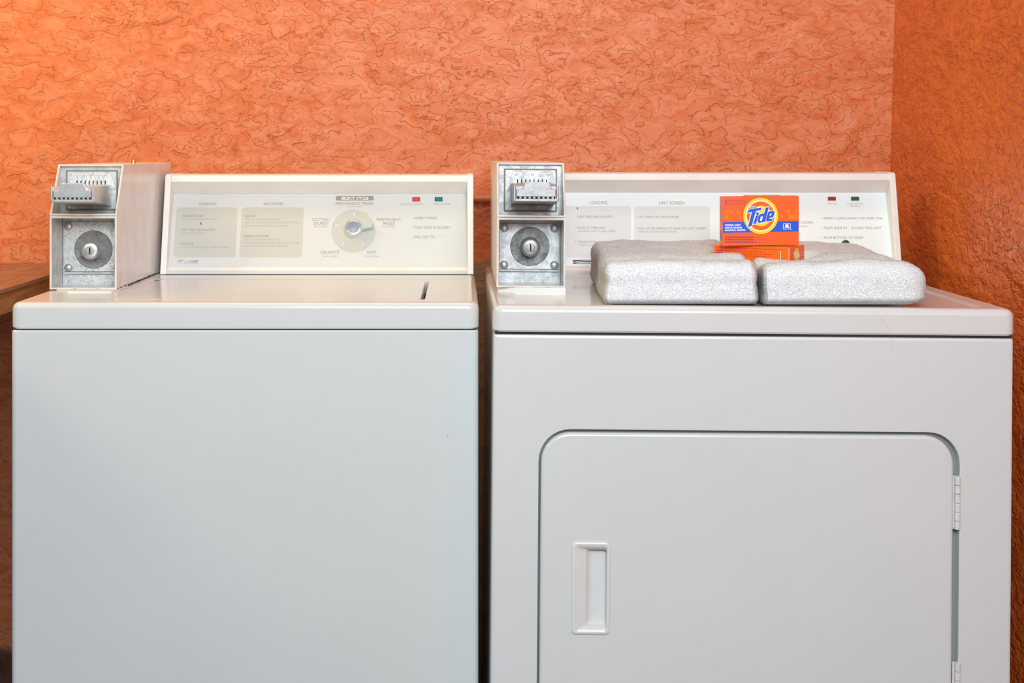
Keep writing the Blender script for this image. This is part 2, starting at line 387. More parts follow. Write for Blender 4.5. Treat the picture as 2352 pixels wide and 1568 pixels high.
# ------------------------------------------------------------------ flat print drawn on a face
FONT_CACHE = {}
def text_mesh(s, bold=0.0):
    k = (s, bold)
    if k in FONT_CACHE: return FONT_CACHE[k]
    cu = bpy.data.curves.new('t', 'FONT'); cu.body = s; cu.size = 1; cu.resolution_u = 2; cu.offset = bold
    ob = bpy.data.objects.new('t', cu); C.objects.link(ob)
    me = bpy.data.meshes.new_from_object(ob.evaluated_get(bpy.context.evaluated_depsgraph_get()))
    v = [(p.co.x, p.co.y) for p in me.vertices]; f = [tuple(p.vertices) for p in me.polygons]
    bpy.data.objects.remove(ob); bpy.data.curves.remove(cu); bpy.data.meshes.remove(me)
    FONT_CACHE[k] = (v, f); return v, f
class Print:
    """collects flat shapes in (u, v) of a face; mapping turns (u, v, lift) into a point"""
    def __init__(s, mp): s.mp = mp; s.layers = {}
    def poly(s, layer, pts, lift=1):
        vv = [tuple(s.mp(a, b, lift)) for a, b in pts]
        L = s.layers.setdefault(layer, MB()); L.add(vv, [tuple(range(len(vv)))])
    def mesh(s, layer, v, f, lift=1):
        s.layers.setdefault(layer, MB()).add([tuple(s.mp(a, b, lift)) for a, b in v], f)
    def disc(s, layer, cx, cy, rx, ry=None, lift=1, n=36, r0=None):
        ry = ry or rx
        if r0:
            v = []; f = []
            for i in range(n):
                a = 2*PI*i/n; v += [(cx+rx*math.cos(a), cy+ry*math.sin(a)), (cx+r0*math.cos(a), cy+r0*math.sin(a)*ry/rx)]
                j = (i+1) % n; f.append((2*i, 2*j, 2*j+1, 2*i+1))
            s.mesh(layer, v, f, lift)
        else: s.poly(layer, [(cx+rx*math.cos(2*PI*i/n), cy+ry*math.sin(2*PI*i/n)) for i in range(n)], lift)
    def text(s, layer, txt, x0, x1, y0, y1, lift=1, bold=0.0, slant=0.0, rot=0):
        """x0..x1 span, y0 = top of capitals, y1 = baseline"""
        v, f = text_mesh(txt, bold)
        a = min(p[0] for p in v); b = max(p[0] for p in v)
        cap = 0.73 if not FONT_CACHE.get('cap') else FONT_CACHE['cap']
        sx = (x1-x0)/(b-a); sy = (y1-y0)/cap
        pts = [(x0+(p[0]-a)*sx + slant*p[1]*sy, y1 - p[1]*sy) for p in v]
        if rot:
            cx, cy = (x0+x1)/2, (y0+y1)/2; c_, s_ = math.cos(rot), math.sin(rot)
            pts = [(cx+(p[0]-cx)*c_-(p[1]-cy)*s_, cy+(p[0]-cx)*s_+(p[1]-cy)*c_) for p in pts]
        s.mesh(layer, pts, f, lift)
    def stroke(s, layer, pts, wd, lift=1, closed=True):
        n = len(pts)
        for i in range(n if closed else n-1):
            a = Vector(pts[i]); b = Vector(pts[(i+1) % n]); d = (b-a)
            if d.length < 1e-6: continue
            d.normalize(); q = Vector((-d.y, d.x))*wd
            s.poly(layer, [tuple(a+q), tuple(b+q), tuple(b-q), tuple(a-q)], lift)
        for p in pts: s.disc(layer, p[0], p[1], wd, lift=lift, n=10)
    def build(s, spec, parent):
        for lay, (name, mat) in spec.items():
            if lay not in s.layers: continue
            L = s.layers[lay]
            if lay in ('field', 'dot', 'splotch'):
                for f in L.f:
                    one = MB().add([L.v[i] for i in f], [tuple(range(len(f)))]); one.build(name, mat, parent, smooth=False, fix=False)
            else:
                L.build(name, mat, parent, smooth=False, fix=False, kind='stuff' if any(q in name for q in ('lettering', 'print', 'outline', 'lot_code', 'badge')) else None)
v_, _f = text_mesh('H'); FONT_CACHE['cap'] = max(p[1] for p in v_)

# ------------------------------------------------------------------ control console
def console(parent, xl, xr, ztop, zpt, label):
    """xl..xr outer ends; returns console object and the px -> panel mapping"""
    z0 = 36.03
    capp = [(103.75, z0), (105.62, ztop-.12), (105.85, ztop), (109.6, ztop), (109.6, z0)]
    body = [(103.95, z0+.02), (103.86, 36.24), (104.28, 36.30), (104.42, 36.47), (104.58, 36.52),
            (106.62, zpt), (105.68, zpt+.85), (105.60, zpt+.93), (105.64, zpt+.98), (105.76, ztop-.12), (105.95, ztop-.04), (109.4, ztop-.04), (109.4, z0+.02)]
    bo = MB().prism_x(body, xl+.42, xr-.42).build('console', M['plastic'], parent)
    tag(bo, label)
    for a, b in ((xl, xl+.44), (xr-.44, xr)):
        MB().prism_x(capp, a, b).build('end_cap', M['cap'], bo, bev=.07)
    # dark joint under the bar and trim line
    MB().box(xl+.3, xr-.3, 104.0, 109, 36.0, 36.06).build('joint', M['dark'], bo)
    b_ = (106.62-104.58)/(zpt-36.52)
    n = Vector((0, -1, b_)).normalized()
    def mp(px, py, lift):
        k = (py-HY)/F; D = (104.58 + b_*(CAMZ-36.52))/(1 + b_*k)
        p = Vector(((px-HX)*D/F, D, CAMZ-k*D)); return p + n*(0.012 + 0.006*lift)
    e = n*0.012
    pan = MB().add([(xl+.43, 104.585+e.y, 36.54+e.z), (xr-.43, 104.585+e.y, 36.54+e.z), (xr-.43, 106.61+e.y, zpt-.01+e.z), (xl+.43, 106.61+e.y, zpt-.01+e.z)], [(0, 1, 2, 3)])
    return bo, mp, pan, n
def rfield(P, layer, quad, r=9, lift=1):
    """rounded four sided field, quad = TL TR BR BL in px"""
    pts = []
    n = 4
    for i in range(n):
        p = Vector(quad[i]); a = Vector(quad[i-1]); b = Vector(quad[(i+1) % n])
        d0 = (a-p).normalized()*r; d1 = (b-p).normalized()*r
        for k in range(6):
            t = k/5; pts.append(tuple((p+d0)*(1-t)**2 + p*2*t*(1-t) + (p+d1)*t*t))
    P.poly(layer, pts, lift)
def bullet(P, x, y, lay='ink_soft'): P.disc(lay, x, y, 1.0, lift=2, n=8)
def lamp(parent, mp, n, x0, x1, y0, y1, rimm, lens):
    c = [mp(x0, y1, 0), mp(x1, y1, 0), mp(x1, y0, 0), mp(x0, y0, 0)]
    rim = MB(); 
    cc = sum(c, Vector())/4
    inner = [cc + (p-cc)*0.80 for p in c]
    rim.loft([[tuple(p) for p in c], [tuple(p+n*.06) for p in c], [tuple(p+n*.06) for p in inner], [tuple(p+n*.02) for p in inner]])
    rim.build('indicator_light', rimm, parent, smooth=False)
    MB().loft([[tuple(p+n*.01) for p in inner], [tuple(cc+(p-cc)*.9+n*.055) for p in inner]]).build('indicator_lens', lens, parent, smooth=False)

# ------------------------------------------------------------------ coin meter box
def coin_box(parent, x0, D0, zb, label, dirty, slide_dx=0.0, sw=2.6, hk=4.51, ht=7.75, hs=0.0):
    """x0 left side, D0 front depth, zb base; width 4.16"""
    W = 4.16; x1 = x0+W; Db = 109.5
    zk, zt = zb+hk, zb+ht; CH = M['chrome'] if dirty else M['silver']; Dk, Dt = D0, D0+1.95
    t = .10; plate = M['zinc'] if dirty else M['zinc_clean']
    dp = D0+2.45      # depth of the inner plates
    # shell: sides, top, bottom, back as a sleeve following the profile
    s = MB()
    for a, b in ((x0, x0+t), (x1-t, x1)):
        s.prism_x([(D0, zb), (Dk, zk), (Dt, zt), (Db, zt), (Db, zb)], a, b)
    s.prism_x([(Dt, zt), (Db, zt), (Db, zt-t), (Dt-.06, zt-t)], x0+t, x1-t)
    s.box(x0+t, x1-t, D0, Db, zb, zb+t)
    s.box(x0+t, x1-t, Db-.3, Db, zb+t, zt-t)
    sh = s.build('coin_box', M['boxpaint'], parent, bev=.035, segs=2); tag(sh, label)
    # rolled front rims
    def rimloop(pts, r, nm='front_rim'):
        m = MB(); n_ = len(pts)
        for i in range(n_): m.tube([pts[i], pts[(i+1) % n_]], r, 8)
        for p in pts: m.lathe((p[0], p[1]-r, p[2]), (0, 1, 0), [(0, r*.3), (r*.3, r*.9), (r, r*1.02), (2*r, r*.5)], 8, cap0=True)
        return m.build(nm, M['boxrim'], sh)
    a = x0+.06; b = x1-.06
    rimloop([(a, D0, zb+.06), (b, D0, zb+.06), (b, Dk, zk-.02), (a, Dk, zk-.02)], .075)
    rimloop([(a, Dk+.04, zk+.14), (b, Dk+.04, zk+.14), (b, Dt, zt-.06), (a, Dt, zt-.06)], .07)
    # shelf between the two openings
    MB().prism_x([(Dk-.02, zk-.04), (Dk-.02, zk+.06), (dp+.1, zk-.12), (dp+.1, zk-.22)], x0+t, x1-t).build('shelf', M['boxinner'], sh, bev=.02, segs=1)
    # inner walls lower cavity
    MB().box(x0+t, x0+t+.03, D0+.1, dp, zb+t, zk-.1).build('inner_wall', M['boxinner'], sh, smooth=False)
    MB().box(x1-t-.03, x1-t, D0+.1, dp, zb+t, zk-.1).build('inner_wall', M['boxinner'], sh, smooth=False)
    # lower plate with strip
    lp = MB().box(x0+.22, x1-.22, dp, dp+.12, zb+.92, zk-.42).build('lower_plate', plate, sh, bev=.02, segs=1)
    MB().box(x0+.14, x1-.14, dp+.1, dp+.2, zb+.1, zk-.1).build('plate_backing', plate, sh, smooth=False)
    MB().box(x0+.22, x1-.22, dp-.12, dp+.02, zb+.78, zb+.90).build('plate_strip', M['boxinner'], sh, bev=.02, segs=1)
    cx = (x0+x1)/2+.03; cz = zb+2.33
    for ix, iz in ((x0+.52, zb+1.18), (x1-.52, zb+1.18), (x0+.52, zk-.70), (x1-.52, zk-.70)):
        MB().lathe((ix, dp, iz), (0, -1, 0), [(0, .27), (.06, .26), (.12, .20), (.16, .11), (.175, .03)], 20).build('rivet', M['rivet'], sh)
    # lock: dished ring, cylinder, keyway
    MB().lathe((cx, dp+.0, cz), (0, -1, 0), [(.0, 1.22), (.05, 1.19), (.05, 1.10), (.012, .95), (.012, .2)], 44).build('lock_recess', M['ring'], sh)
    MB().lathe((cx, dp, cz), (0, -1, 0), [(0, .60), (.70, .60), (.86, .575), (.95, .50), (.985, .40), (1.0, .26), (.96, .23), (.97, .1)], 36).build('lock_cylinder', CH, sh)
    MB().box(cx-.045, cx+.045, dp-1.0, dp-.9, cz-.2, cz+.2).build('keyway', M['dark'], sh, smooth=False)
    # upper face: surround, gasket, plate
    up0, up1 = zk+.12, zt-.12; dq = Dt+.10
    MB().box(x0+t, x1-t, dq+.10, dq+.2, up0, up1).build('upper_surround', M['boxinner'] if dirty else M['zinc_clean'], sh, smooth=False)
    gx0, gx1, gz0, gz1 = x0+.46, x1-.42, up0+.22, up1-.24
    lo = rr(gx0, gx1, gz0, gz1, .06, 3); li = rr(gx0+.09, gx1-.09, gz0+.09, gz1-.09, .04, 3)
    MB().loft([xz(lo, dq+.11), xz(lo, dq+.03), xz(li, dq+.03), xz(li, dq+.11)], False, False).build('gasket', M['gasket'], sh, smooth=False)
    fp = MB().box(gx0+.08, gx1-.08, dq+.05, dq+.12, gz0+.08, gz1-.08).build('face_plate', M['facep'], sh, smooth=False)
    # knurled edges of the face plate: fine raised grid, one part
    kn = MB()
    for k in range(16):
        z = gz0+.16+k*(gz1-gz0-.3)/15.5
        for (ka, kb) in ((gx0+.12, gx0+.40), (gx1-.38, gx1-.12)): kn.box(ka, kb, dq+.035, dq+.06, z, z+.035)
    kn.build('knurling', M['facep'], sh, smooth=False, kind='stuff')
    mx = (x0+x1)/2 + slide_dx; tz = gz1-.14; bz = gz0+1.62
    MB().prism_y([(mx-1.22, tz), (mx+1.22, tz), (mx+1.5, bz-.25), (mx-1.5, bz-.25)], dq+.0, dq+.06).build('trapezoid_plate', M['zinc_clean'] if not dirty else M['zinc'], sh, bev=.015, segs=1)
    if dirty:
        PR = Print(lambda a, b, l: Vector((a, dq-.008, b)))
        for k in range(8): PR.disc('coin', mx-1.0+k*.27, tz-.42, .17, .27, r0=.155, n=24)
        PR.build({'coin': ('coin_print', M['ink_soft'])}, sh)
    else:
        for k in (-.98, 0, .98):
            MB().lathe((mx+k, dq, tz-.2), (0, -1, 0), [(0, .09), (.04, .085), (.055, .05)], 14).build('screw', M['brass'], sh)
    for k in range(8):
        q = mx-.91+k*.255
        MB().box(q-.03, q+.03, dq-.03, dq+.01, tz-.90, tz-.52).build('coin_slot', M['dark'], sh, smooth=False)
    # slide: wedge body reaching forward, channel, shield plate with teeth
    h = sw/2; sf = dq-4.7; st = zb+6.45+hs; sl = zb+5.52+hs
    MB().loft([[(mx-h, dq, sl-.42), (mx+h, dq, sl-.42), (mx+h, dq, st+.04), (mx-h, dq, st+.04)],
               [(mx-h, sf+.15, sl), (mx+h, sf+.15, sl), (mx+h, sf+.15, st-.02), (mx-h, sf+.15, st-.02)]]).build('coin_slide', CH, sh, bev=.05)
    MB().box(mx-h+.02, mx+h-.02, sf-.03, sf+.2, sl-.02, sl+.17).build('slide_lip', CH, sh, bev=.045)
    for sg in (-1, 1):
        MB().box(mx+sg*(h-.06)-.07, mx+sg*(h-.06)+.07, sf-.03, sf+.2, sl+.05, st+.02).build('slide_lug', CH, sh, bev=.04)
    pw = h-.17
    out = [(mx-pw, sl+.27), (mx-pw, st-.22), (mx-pw+.36, st-.22), (mx-pw+.48, st+.16), (mx-pw+.60, st+.22), (mx+pw-.48, st+.22), (mx+pw-.36, st+.16), (mx+pw-.24, st-.20), (mx+pw, st-.22), (mx+pw, sl+.27)]
    MB().prism_y(out, sf-.06, sf+.10).build('slide_shield', CH, sh, bev=.04)
    MB().box(mx-pw+.02, mx+pw-.02, sf+.02, sf+.1, sl+.15, sl+.30).build('slide_gap', M['dark'], sh, smooth=False)
    for k in range(8):
        q = mx-pw+.16+k*(2*pw-.3)/7.4
        MB().box(q, q+.14, sf-.04, sf+.1, sl+.16, sl+.29).build('tooth', CH, sh, bev=.02, segs=1)
    # foot plate with cut corner
    ff = D0-1.5 if dirty else D0-.12
    MB().loft([xy([(x0+(1.5 if dirty else 1.2), ff), (x1+.02, ff), (x1+.02, D0+3), (x0+.1, D0+3), (x0+.1, D0+.4)], zz) for zz in (35.97 if dirty else 35.86, 36.10 if dirty else zb+.02)]).build('foot_plate', M['plastic'], sh, bev=.03, segs=2)
    # grime creeping along the base
    for (p, q) in (((x1+.02, D0, zb+.02), (x1+.02, Db-5.5, zb+.02)), ((x0, D0-.08, zb-.0), (x1, D0-.08, zb-.0))):
        pts = []; rs = []
        for k in range(40):
            tt = k/39; pts.append(tuple(Vector(p).lerp(Vector(q), tt) + Vector((random.uniform(-.02, .02), random.uniform(-.02, .02), random.uniform(0, .04)))))
            rs.append(random.choice([.004, .008, .012, .025]) * (1.5 if dirty else .5))
        MB().tube(pts, rs, 5).build('base_grime', M['grime'], sh)
    return sh

# ------------------------------------------------------------------ WASHER
wl, wr, wf = -25.72, 1.12, 85.0
wash = thing('washing_machine', 'white coin-operated top-loading washer with round cycle dial, beside the wooden counter', 'washing machine', (-12.3, 98, 0))
ll = lambda ins, r: rr(wl+ins, wr-ins, wf+ins, 111.2-ins, max(r-ins*.6, .05), 6)
MB().loft([xy(ll(0.06, .38), 1.0), xy(ll(0.02, .38), 1.2), xy(ll(0.02, .38), 34.30), xy(ll(.10, .38), 34.40)]).build('cabinet', M['enamel'], wash)
MB().loft([xy(ll(.7, .3), 0), xy(ll(.7, .3), 1.0)]).build('base', M['dark'], wash)
MB().loft([xy(ll(.16, .3), 34.38), xy(ll(.16, .3), 34.52)]).build('top_joint', M['dark'], wash)
hx0, hx1, hy0, hy1 = -20.45, -2.0, 86.45, 99.3
hole = rr(hx0, hx1, hy0, hy1, .5, 6)
MB().loft([xy(ll(.35, .6), 34.47), xy(ll(.07, .6), 34.48), xy(ll(.0, .6), 34.58), xy(ll(0, .6), 35.62), xy(ll(.06, .6), 35.80), xy(ll(.18, .6), 35.93), xy(ll(.38, .6), 36.0),
           xy(hole, 36.0), xy(rr(hx0+.04, hx1-.04, hy0+.04, hy1-.04, .45, 6), 35.9), xy(rr(hx0+.04, hx1-.04, hy0+.04, hy1-.04, .45, 6), 35.2)], True, True).build('top_panel', M['enamel_top'], wash)
lr = lambda ins: rr(hx0+.06+ins, hx1-.24-ins, hy0+.06+ins, hy1-.06-ins, .45, 6)
ld = MB().loft([xy(lr(.0), 35.25), xy(lr(0), 35.93), xy(lr(.05), 36.0), xy(lr(.14), 36.02), xy(lr(.9), 36.0)]).build('lid', M['enamel_top'], wash)
MB().box(hx1-.24, hx1-.04, 86.9, 97.6, 35.21, 35.30).build('lid_gap', M['dark'], wash, smooth=False)
MB().prism_x([(99.75, 36.0), (99.95, 36.05), (100.9, 36.05), (101.1, 36.0)], -20.2, .4).build('rear_ridge', M['enamel_top'], wash)
g = MB()
for k in range(14): 
    q = random.uniform(0, 2*PI); d = random.uniform(0, .22)
    g.lathe((-20.15+d*math.cos(q), 98.9+1.4*d*math.sin(q), 36.0), (0, 0, 1), [(0, random.uniform(.02, .06)), (.03, .015)], 7)
g.lathe((-20.15, 98.8, 36.0), (0, 0, 1), [(0, .13), (.05, .07)], 10)
g.build('hinge_grime', M['grime'], wash, kind='stuff')
cb = coin_box(wash, -25.42, 92.2, 36.05, 'grimy white steel coin box with pulled-out chrome coin slide', True)
MB().lathe((-22.0, 100.3, 43.8), (0, 0, 1), [(0, .19), (.02, .19), (.02, .16), (.24, .16), (.27, .12)], 20).build('top_lock', M['brass'], cb)

con, mp, pan, nn = console(wash, -20.92, 1.0, 43.02, 41.55, 'ivory control console with printed instructions')
pn_ = pan.build('control_panel', M['panel'], con, smooth=False)
P = Print(mp)
rfield(P, 'field', [(405.7, 476.4), (546.4, 476.4), (541, 590.7), (397.7, 590.7)])
rfield(P, 'field', [(555.7, 476.4), (698.2, 476.4), (693.6, 591), (549.5, 590.7)])
P.disc('dial', 811.8, 531, 51, 49.3, n=56)
def T(txt, x0, x1, y0, y1, lay='ink', b=0.0): P.text(lay, txt, x0, x1, y0, y1, lift=2, bold=b)
T('LOADING', 457, 497, 464.8, 471.4); T('ADDITIVES', 604.8, 651.3, 464.8, 471.4)
bullet(P, 414.3, 496); T('ADD DETERGENT', 419, 470.4, 493.4, 498.3); T('FOLLOW PACKAGE DIRECTIONS', 416.8, 498.2, 501.8, 505.6, 'ink_soft')
bullet(P, 412.5, 527.6); T('SORT AND ADD LAUNDRY', 416.8, 495.5, 525.2, 530.1); T('DO NOT OVERLOAD', 415.7, 467.3, 533.6, 537.4, 'ink_soft')
bullet(P, 410, 559.4); T('CLOSE LID', 414.3, 445.7, 557, 561.9); T('LID MUST BE CLOSED TO COMPLETE CYCLE', 413.2, 526.8, 565.7, 569.6, 'ink_soft')
bullet(P, 559.6, 496); T('BLEACH', 564.3, 588.4, 493.4, 498.3); T('FOLLOW PACKAGE DIRECTIONS', 563.4, 645.9, 501.8, 505.6, 'ink_soft')
T('ADD DILUTED BLEACH AFTER AGITATOR STARTS', 562.9, 689.6, 509, 512.9, 'ink_soft'); T('DO NOT POUR DIRECTLY ON LAUNDRY', 562.3, 662.9, 516.4, 520.2, 'ink_soft')
bullet(P, 556.5, 542.5); T('FABRIC SOFTENER', 561.4, 617.9, 540, 544.9); T('FOLLOW PACKAGE DIRECTIONS', 561, 643.2, 548.4, 552.1, 'ink_soft')
T('WAIT FOR "ADD SOFTENER" LIGHT TO TURN ON', 560.4, 687, 555.7, 559.5, 'ink_soft'); T('DO NOT POUR DIRECTLY ON LAUNDRY', 559.6, 661, 563, 566.8, 'ink_soft')
P.poly('speck', [(460, 511), (462, 510.5), (463, 514), (462.6, 517), (461.4, 516)], 2)
# worn-off maker's badge, pale blue
P.mesh('badge', [(409.6, 597), (424, 597), (417, 600.5), (409.6, 604), (454.8, 597.2), (454.8, 602), (428, 599), (409.6, 605), (454.8, 605), (409.6, 606.2), (454.8, 606.2)],
       [(0, 1, 2, 3), (6, 4, 5), (7, 8, 10, 9)], 1)
P.text('badge', 'Kenmore', 424, 452, 598.5, 603.5, lift=1, bold=.02, slant=.2)
P.text('pale', 'Commercial Heavy Duty', 513.8, 579, 600.3, 604.6, lift=1, slant=.2)
rfield(P, 'dark', [(771, 450), (858.6, 450), (858.6, 460.5), (771, 460.5)], 5)
P.text('white', 'SELECT CYCLE', 783.6, 846.4, 452, 458.6, lift=2, bold=.025)
T('PERMANENT PRESS', 771, 857.5, 464.3, 470.6); T('WARM WASH', 796, 830, 472.9, 476.2, 'ink_soft')
T('COTTON /', 716.6, 759.3, 501, 507.2); T('STURDY', 720, 755.7, 509.8, 516.1); T('HOT WASH', 721.8, 751.4, 518.4, 522, 'ink_soft')
T('PERMANENT', 865, 921.4, 501, 507.2); T('PRESS', 879, 907, 509.8, 516.1); T('COLD WASH', 875.5, 908, 518.4, 522, 'ink_soft')
T('DELICATE', 737, 778.6, 575.9, 582.3); T('WARM WASH', 739, 774, 586.6, 590.2, 'ink_soft')
T('KNIT', 843.8, 864, 575.9, 582.3); T('COLD WASH', 837.5, 869.6, 586.6, 590.2, 'ink_soft')
for (dx, dy) in ((813.4, 482.3), (766, 514.5), (858.2, 514.5), (781.6, 567), (838.8, 567)):
    P.disc('dot', dx, dy, 1.5, lift=3, n=10)
    c = Vector((811.8, 528)); d = Vector((dx, dy)); u = (c-d).normalized(); q = Vector((-u.y, u.x))*.6
    P.poly('white', [tuple(d+u*3.5+q), tuple(d+u*14+q), tuple(d+u*14-q), tuple(d+u*3.5-q)], 2)
T('WASHING / RINSING', 919.3, 972.7, 467, 470.8, 'ink_soft'); T('ADD SOFTENER', 995.5, 1036, 467, 470.8, 'ink_soft')
bullet(P, 947.8, 500.7); T('INSERT COINS', 953, 1003, 497.9, 503.2); bullet(P, 947.3, 522.3); T('PUSH SLIDE IN SLOWLY', 952.5, 1035.7, 519.4, 525)
bullet(P, 946.5, 544); T('PULL OUT TO', 952, 998.6, 541.2, 546.9); T('START', 1001.8, 1023.6, 541.2, 546.9, 'pale')
P.build({'field': ('printed_field', M['greybox']), 'dial': ('dial_disc', M['greybox']), 'ink': ('printed_lettering', M['ink']), 'ink_soft': ('small_lettering', M['ink_soft']),
         'pale': ('faded_lettering', M['ink_pale']), 'speck': ('dirt_speck', M['iron']), 'badge': ('faded_badge', M['logo_pale']), 'dark': ('printed_bar', M['ink']),
         'white': ('white_lettering', M['white_ink']), 'dot': ('dial_mark', M['blue_dot'])}, con)
lamp(con, mp, nn, 947, 965, 453.4, 462.9, M['rim_red'], M['red_lens']); lamp(con, mp, nn, 998.8, 1016.4, 453.4, 462.6, M['rim_green'], M['green_lens'])
# knob
kc = mp(812.6, 528, 0)
MB().lathe(kc, nn, [(0, .66), (.5, .63), (.62, .60), (.70, .55), (.71, .50), (.66, .47), (.63, .43), (.645, .02)], 44, cap1=True).build('dial_knob', M['chrome_hi'], con)
ex = Vector((1, 0, 0)); ey = nn.cross(ex).normalized() * -1
if ey.z < 0: ey = -ey
def kp(a, b, h): return tuple(kc + ex*a + ey*b + nn*h)
MB().loft([[kp(.45, -.20, .12), kp(1.38, .02, .12), kp(1.42, .32, .12), kp(.45, .36, .12)], [kp(.45, -.12, .52), kp(1.34, .08, .46), kp(1.37, .30, .46), kp(.45, .32, .52)]]).build('knob_pointer', flat('blue_grey_pointer', (0.50, 0.55, 0.56), .25, coat=.4), con, bev=.04)

# ------------------------------------------------------------------ DRYER
RA = math.radians(0.48); cx0, cz0 = 16.3, 35.2
def roll(v):
    dx, dz = v[0]-cx0, v[2]-cz0
    return (cx0 + dx*math.cos(RA) + dz*math.sin(RA), v[1], cz0 - dx*math.sin(RA) + dz*math.cos(RA))
dry = thing('clothes_dryer', 'white front-loading coin-operated dryer with large hinged door, towels on top', 'dryer', (16.3, 96, 0))
dl, dr, df = 1.85, 30.80, 82.3
def rollz(v):      # same roll, but the feet stay on the floor
    w_ = roll(v); k = min(1.0, max(0.0, v[2]/3.0)); return (w_[0], w_[1], w_[2]*k + v[2]*(1-k))
XF[0] = rollz
# cabinet with door opening
dx0, dx1, dz0, dz1 = X(1240.5, df), X(2207, df), 11.0, Z(990, df)
oc = lambda ins: rr(dl+.03+ins, dr-.03-ins, 1.0+ins, 34.42-ins, .12, 8)
dc = lambda ins, r=1.75: rr(dx0+ins, dx1-ins, dz0+ins, dz1-ins, r-ins, 8)
cab = MB().loft([xz(oc(0), 110.3), xz(oc(0), df+.28), xz(oc(.07), df+.09), xz(oc(.25), df), xz(dc(-.10, 1.75), df), xz(dc(-.02), df+.03), xz(dc(0), df+.12), xz(dc(0), df+.62)], True, False)
cab.build('cabinet', M['enamel'], dry)
MB().box(dx0-.3, dx1+.3, df+.50, df+.56, dz0-.3, dz1+.3).build('door_seal', M['doorgap'], dry, smooth=False)
MB().box(dl+.8, dr-.8, df+1, 109, 0, 1.0).build('base', M['dark'], dry)
MB().box(dl+.15, dr-.15, df+.15, 109, 34.40, 34.56).build('top_joint', M['dark'], dry)
# top panel with rim
tl = lambda ins, r=.55: rr(dl+ins, dr+.05-ins, df-.02+ins, 110.4-ins, max(r-ins*.5, .05), 8)
tr = lambda ins: rr(dl+1.35+ins, dr-1.30-ins, df+.75+ins, 103.5-ins, .9, 8)
MB().loft([xy(tl(.35), 34.52), xy(tl(.08), 34.53), xy(tl(0), 34.63), xy(tl(0), 35.60), xy(tl(.06), 35.80), xy(tl(.18), 35.93), xy(tl(.38), 36.0), xy(tr(0), 36.0), xy(tr(.10), 35.96), xy(tr(.25), 35.89), xy(tr(.5), 35.88)]).build('top_panel', M['enamel_top'], dry)
# door
ex0, ex1, ez0, ez1 = X(1244.5, df), X(2193.5, df), 11.15, Z(996, df)
de = lambda ins: rr(ex0+ins, ex1-ins, ez0+ins, ez1-ins, [1.65-ins]*4, 8)
fx0, fx1, fz0, fz1 = X(1312, df), X(1401, df), Z(1455, df), Z(1243, df)
# undo the roll for things measured straight off the front
def unroll(x, z):
    dx_, dz_ = x-cx0, z-cz0
    return (cx0 + dx_*math.cos(RA) - dz_*math.sin(RA), cz0 + dx_*math.sin(RA) + dz_*math.cos(RA))
hcx, hcz = unroll((fx0+fx1)/2, (fz0+fz1)/2); hw, hh = (fx1-fx0)/2, (fz1-fz0)/2
fh = lambda a0, a1, b0, b1, r: rr(hcx+a0, hcx+a1, hcz+b0, hcz+b1, r, 8)
door = MB().loft([xz(de(0.02), df+.5), xz(de(0), df+.14), xz(de(.03), df+.02), xz(de(.10), df-.06), xz(de(.22), df-.09), xz(fh(-hw+.03, hw-.03, -hh+.03, hh-.03, .25), df-.09),
                  xz(fh(-hw+.03, hw-.03, -hh+.03, hh-.03, .25), df+.45)], True, False).build('door', M['enamel'], dry)
MB().loft([xz(fh(-hw, hw, -hh, hh, .28), df-.085), xz(fh(-hw+.01, hw-.01, -hh+.01, hh-.01, .27), df-.15), xz(fh(-hw+.06, hw-.06, -hh+.06, hh-.06, .25), df-.19), xz(fh(-hw+.13, hw-.13, -hh+.13, hh-.13, .22), df-.20),
           xz(fh(-hw+.22, hw-.19, -hh+.20, hh-.22, .16), df-.17), xz(fh(-hw+.40, hw-.20, -hh+.30, hh-.33, .14), df-.13), xz(fh(-hw+.84, hw-.20, -hh+.42, hh-.46, .16), df+.02), xz(fh(-hw+.92, hw-.20, -hh+.44, hh-.48, .15), df+.22),
           xz(fh(-hw+1.15, hw-.24, -hh+.56, hh-.50, .14), df+.36)], False, True).build('door_handle', M['handle'], door)
# hinges
for (ya, yb) in ((1093, 1216), (1521, 1644)):
    ns = 6; h1_ = X(2199.5, df)
    hgx, hga = unroll(h1_, Z(ya, df)); _, hgb = unroll(h1_, Z(yb, df))
    hg = MB().box(hgx-.26, hgx+.30, df+.10, df+.18, hgb, hga).build('hinge', M['hinge'], door, bev=.02, segs=1)
    for k in range(ns):
        za = hga-(hga-hgb)*k/ns-.012; zb_ = hga-(hga-hgb)*(k+1)/ns+.012
        MB().lathe((hgx, df+.0, zb_), (0, 0, 1), [(0, .14), (.02, .165), (za-zb_-.02, .165), (za-zb_, .14)], 16, cap0=True).build('hinge_knuckle', M['hinge'], door)
# stray hair and scratch marks on the enamel
hr = MB()
pts = []
for k in range(18):
    t = k/17; px_ = 2010+40*math.sin(t*2.2); py_ = 715+100*t
    d_ = df-.03 if py_ < 768 else df-.01
    u_, v_ = unroll(X(px_, df), Z(py_, df)); pts.append((u_, d_, v_))
hr.tube(pts, .0022, 4)
hr.build('stray_hair', flat('tan_hair', (0.42, 0.38, 0.34), .6), dry)
pts = []
for k in range(10):
    t = k/9; u_, v_ = unroll(X(1440-28*t, df), Z(1255+55*t, df)); pts.append((u_, df-.09, v_))
MB().tube(pts, [.006]*10, 4).build('scratch', flat('scratch_tan', (0.66, 0.62, 0.57), .5), door)
cb2 = coin_box(dry, 2.24, 89.8, 36.30, 'clean white steel coin box with silver coin slide and four rivets', False, slide_dx=.13, sw=2.64, hk=4.17, ht=7.52, hs=-.22)
RB = RA*.45
